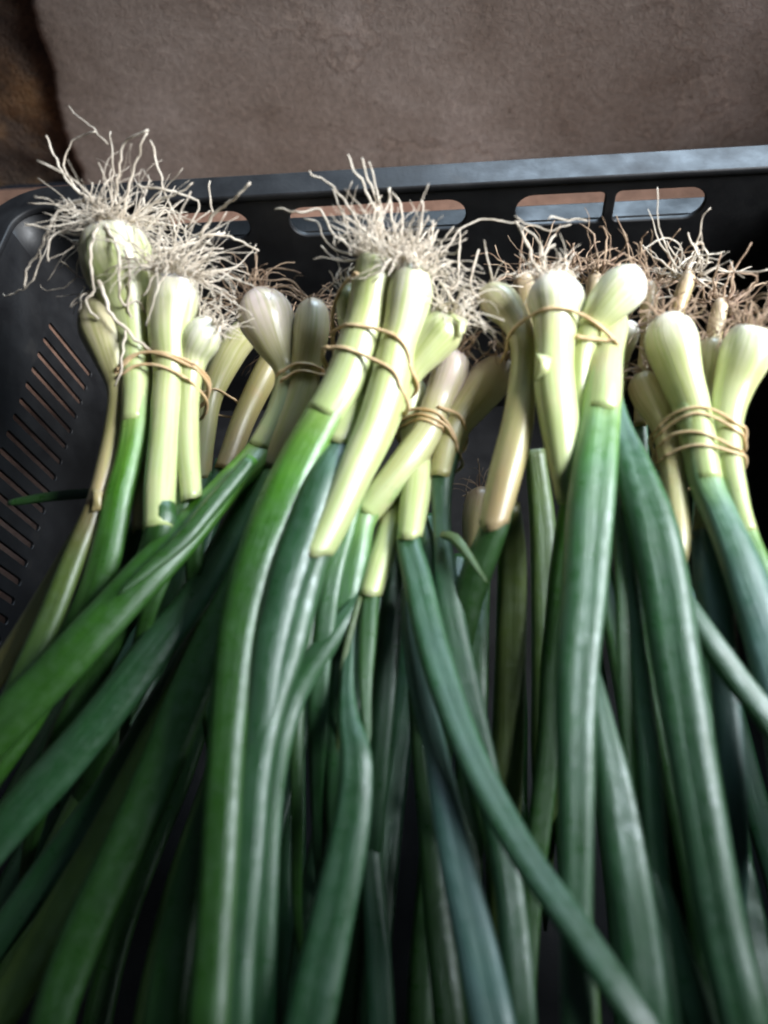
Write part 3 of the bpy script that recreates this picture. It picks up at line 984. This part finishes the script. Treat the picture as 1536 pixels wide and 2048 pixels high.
make_leaf(e4, G_LEAF, [(1228, 980, 10, 8), (1240, 1120, 8, 12), (1250, 1300, 5, 14), (1262, 1480, 0, 15), (1268, 1640, -4, 12)], (.6, .8, .04))
make_leaf(e4, B_LEAF, [(1246, 1010, 8, 10), (1262, 1170, 6, 15), (1278, 1350, 4, 19), (1300, 1560, 1, 22), (1318, 1760, -3, 24), (1350, 2110, -8, 26)], (.7, .95, .04))
make_leaf(e3, B_LEAF, [(1178, 1300, 2, 5), (1190, 1370, 2, 16), (1206, 1460, 2, 26), (1226, 1560, 2, 36), (1250, 1700, 1, 42), (1276, 1880, -2, 45), (1300, 2110, -5, 46)], (.7, 1, .03), .5, .22)
make_leaf(e3, B_LEAF, [(1262, 1560, -4, 10), (1282, 1660, -4, 17), (1312, 1760, -4, 22), (1356, 1890, -5, 27), (1424, 2110, -7, 30)], (.8, 1, .03))
make_leaf(e4, B_LEAF, [(1330, 1120, 6, 8), (1366, 1190, 6, 19), (1410, 1260, 5, 24), (1470, 1350, 2, 27), (1570, 1490, -4, 28)], (.8, 1, .03))
make_band(E_, [[(1013, 702), (1018, 672), (1046, 642), (1088, 619), (1130, 617), (1172, 634), (1208, 660), (1234, 688)], [(1150, 674), (1190, 678), (1236, 682)]], 8, 26)

# --- F: right edge
F = bunch('tied bunch with four thin turns of rubber band, its bulbs by the dark end wall', 1400, 860, 2)
p = [(1340, 643, 14, 22), (1340, 652, 14, 42), (1346, 690, 12, 51), (1364, 752, 8, 42), (1384, 815, 5, 36), (1398, 885, 3, 34), (1412, 965, 1, 33)]
f1 = make_onion(F, FRESH, p, (.02, .85), soft=True)
roots_of(f1, p, BROWN_ROOT, 30, 20, 1.0, 5, 17, [(5, (1325, 645, 15), (1312, 610, 18), (1318, 585, 22))])
make_leaf(f1, W_LEAF, [(1408, 945, 1, 28), (1440, 1030, 1, 34), (1484, 1130, 1, 40), (1524, 1250, 0, 44), (1560, 1400, -2, 46)], (.6, 1, .02), .6, .1, blend=True)
p = [(1508, 656, 16, 22), (1504, 666, 15, 40), (1492, 706, 12, 49), (1468, 775, 7, 38), (1454, 840, 4, 31), (1456, 920, 2, 27), (1474, 1000, 0, 23), (1496, 1070, -1, 20)]
f2 = make_onion(F, FRESH, p, (.04, .85), soft=True)
roots_of(f2, p, BROWN_ROOT, 40, 24, 1.1, 6, 18)
make_leaf(f2, B_LEAF, [(1490, 1050, -1, 18), (1520, 1140, -2, 26), (1560, 1260, -5, 30)], (.4, .95, .03), blend=True)
p = [(1286, 752, -4, 14), (1290, 766, -4, 32), (1304, 800, -4, 36), (1328, 850, -3, 27), (1342, 920, -3, 24), (1352, 1000, -4, 24), (1356, 1080, -5, 22), (1350, 1150, -8, 17)]
f3 = make_onion(F, OLD, p, (.1, .6))
roots_of(f3, p, BROWN_ROOT, 26, 24, 1.2, 5, 19)
p = [(1424, 684, 2, 16), (1424, 696, 2, 28), (1420, 730, -1, 30), (1416, 790, -6, 24), (1420, 860, -8, 22), (1414, 960, -9, 22), (1408, 1080, -10, 24)]
f4 = make_onion(F, OLD, p, (.1, .6))
roots_of(f4, p, BROWN_ROOT, 30, 22, 1.1, 5, 20)
make_leaf(f4, W_LEAF, [(1408, 1065, -9, 22), (1420, 1150, -9, 32), (1438, 1250, -11, 32), (1450, 1380, -16, 28), (1470, 1600, -24, 28)], (.8, 1, .02))
make_band(F, [[(1316, 856), (1340, 832), (1388, 814), (1432, 822), (1490, 858)], [(1320, 866), (1350, 842), (1392, 826), (1440, 840), (1492, 876)], [(1324, 886), (1350, 868), (1395, 864), (1436, 878), (1488, 906)], [(1328, 914), (1360, 898), (1398, 890), (1440, 896), (1490, 914)]], 7, 20)

# --- bunches underneath, seen in the gaps
G = bunch('half buried dark bunch in the shadow between the shaggy bunch and the pinkish round bulb', 410, 800, -30)
p = [(500, 655, -34, 14), (492, 664, -34, 30), (460, 705, -38, 32), (424, 780, -44, 26), (408, 860, -48, 24), (398, 960, -52, 24)]
g1 = make_onion(G, OLD, p, (.3, .7))
roots_of(g1, p, PALE_ROOT, 46, 30, 1.2, 6, 21)
make_leaf(g1, G_LEAF, [(400, 945, -52, 24), (370, 1100, -54, 28), (300, 1300, -58, 32), (200, 1500, -62, 34)], (.8, 1, .04))
make_leaf(g1, G_LEAF, [(330, 985, -20, 9), (190, 986, -16, 11), (100, 992, -14, 11), (40, 1000, -14, 9), (14, 1004, -14, 6)], (.7, 1, .04), tip=True, label='thin dark leaf lying across the slits of the crate side')
p = [(560, 690, -44, 14), (556, 700, -44, 24), (530, 750, -48, 26), (486, 840, -54, 24), (450, 940, -58, 22)]
g2 = make_onion(G, TAN, p, (.2, .9))
roots_of(g2, p, BROWN_ROOT, 46, 34, 1.2, 6, 22)
make_leaf(g2, B_LEAF, [(454, 925, -58, 22), (410, 1060, -60, 26), (340, 1250, -64, 30), (240, 1480, -68, 32)], (.9, 1, .04))
make_band(G, [[(398, 790), (430, 778), (470, 800)]], 7, 14)

Hh = bunch('buried bunch with brown roots and cut stubs showing against the slotted end wall', 1240, 640, -16)
for k, (u0, v0, u1, v1, r, kind, nr, ln) in enumerate([
        (1188, 548, 1186, 640, 15, TAN, 20, 26), (1376, 545, 1352, 640, 14, TAN, 26, 32), (1050, 556, 1060, 660, 24, TAN, 24, 30),
        (1300, 566, 1296, 660, 15, TAN, 24, 30), (1440, 600, 1424, 690, 14, TAN, 18, 26), (1258, 650, 1236, 720, 22, FRESH, 8, 8), (1130, 540, 1140, 640, 18, TAN, 16, 24)]):
    zz = (-2, 2, -10, -8, -6, 6, -12)[k]
    p = [(u0, v0, zz, r * .6), (u0, v0 + 10, zz, r), (u0 * .6 + u1 * .4, v0 * .6 + v1 * .4, zz - 3, r * 1.15), (u1, v1, zz - 8, r), (u1 - 10, v1 + 80, zz - 16, r * .9), (u1 - 16, v1 + 190, zz - 24, r * .9)]
    o = make_onion(Hh, kind, p, (.0, .8))
    roots_of(o, p, (BROWN_ROOT, PALE_ROOT)[k == 1], nr, ln, 1.25, 6, 30 + k, droop=-.1, r=(.00018, .0005))
    if k in (1, 3, 4):
        make_leaf(o, B_LEAF, [(u1 - 16, v1 + 180, zz - 24, r * .9), (u1 - 10, v1 + 420, zz - 44, 26), (u1 + 20, v1 + 800, zz - 60, 30), (u1 + 60, v1 + 1250, zz - 66, 34)], (.9, 1, .04))

I_ = bunch('deeply buried brown bulb in the dark hollow below the tan bulb', 970, 980, -40)
for k, (u0, v0, u1, v1, r, nr) in enumerate([(962, 985, 950, 1120, 34, 16), (640, 900, 600, 1040, 26, 14)]):
    zz = (-78, -76)[k]
    p = [(u0, v0, zz, r * .5), (u0, v0 + 10, zz, r * .9), (u0 * .6 + u1 * .4, v0 * .6 + v1 * .4, zz - 2, r), (u1, v1, zz - 6, r * .75), (u1 - 4, v1 + 100, zz - 12, r * .7)]
    o = make_onion(I_, TAN, p, (.0, .8))
    roots_of(o, p, BROWN_ROOT, nr, 22, 1.2, 5, 50 + k)
    make_leaf(o, (G_LEAF, B_LEAF)[k % 2], [(u1 - 4, v1 + 90, zz - 12, r * .7), (u1 - 10, v1 + 300, zz - 18, 24), (u1 - 16, v1 + 620, zz - 22, 28), (u1 - 20, v1 + 980, zz - 26, 32)], (.9, 1, .04))

# leaves of the buried bunches, fanning out below the ones on top
deep = [o for o in list(G.children) + list(Hh.children) + list(I_.children) if o.name.startswith('onion')]
R9 = random.Random(9)
for k in range(20):
    u = -60 + k * 85 + R9.uniform(-25, 25)
    lean = (u - 1000) * .42
    zz = R9.uniform(-88, -56)
    src = min(deep, key=lambda o: abs(o.data.vertices[0].co.x - at(u - lean, 1200, zz).x))
    make_leaf(src, (G_LEAF, B_LEAF, Y_LEAF)[R9.choice((0, 0, 1, 1, 2))],
              [(u - lean, 1060 + R9.uniform(-40, 60), zz - 6, 16), (u - lean * .6, 1280, zz, 24), (u - lean * .25, 1560, zz, 28), (u + lean * .1, 1840, zz, 30), (u + lean * .3, 2110, zz - 2, 32)], (.8, 1, .04))
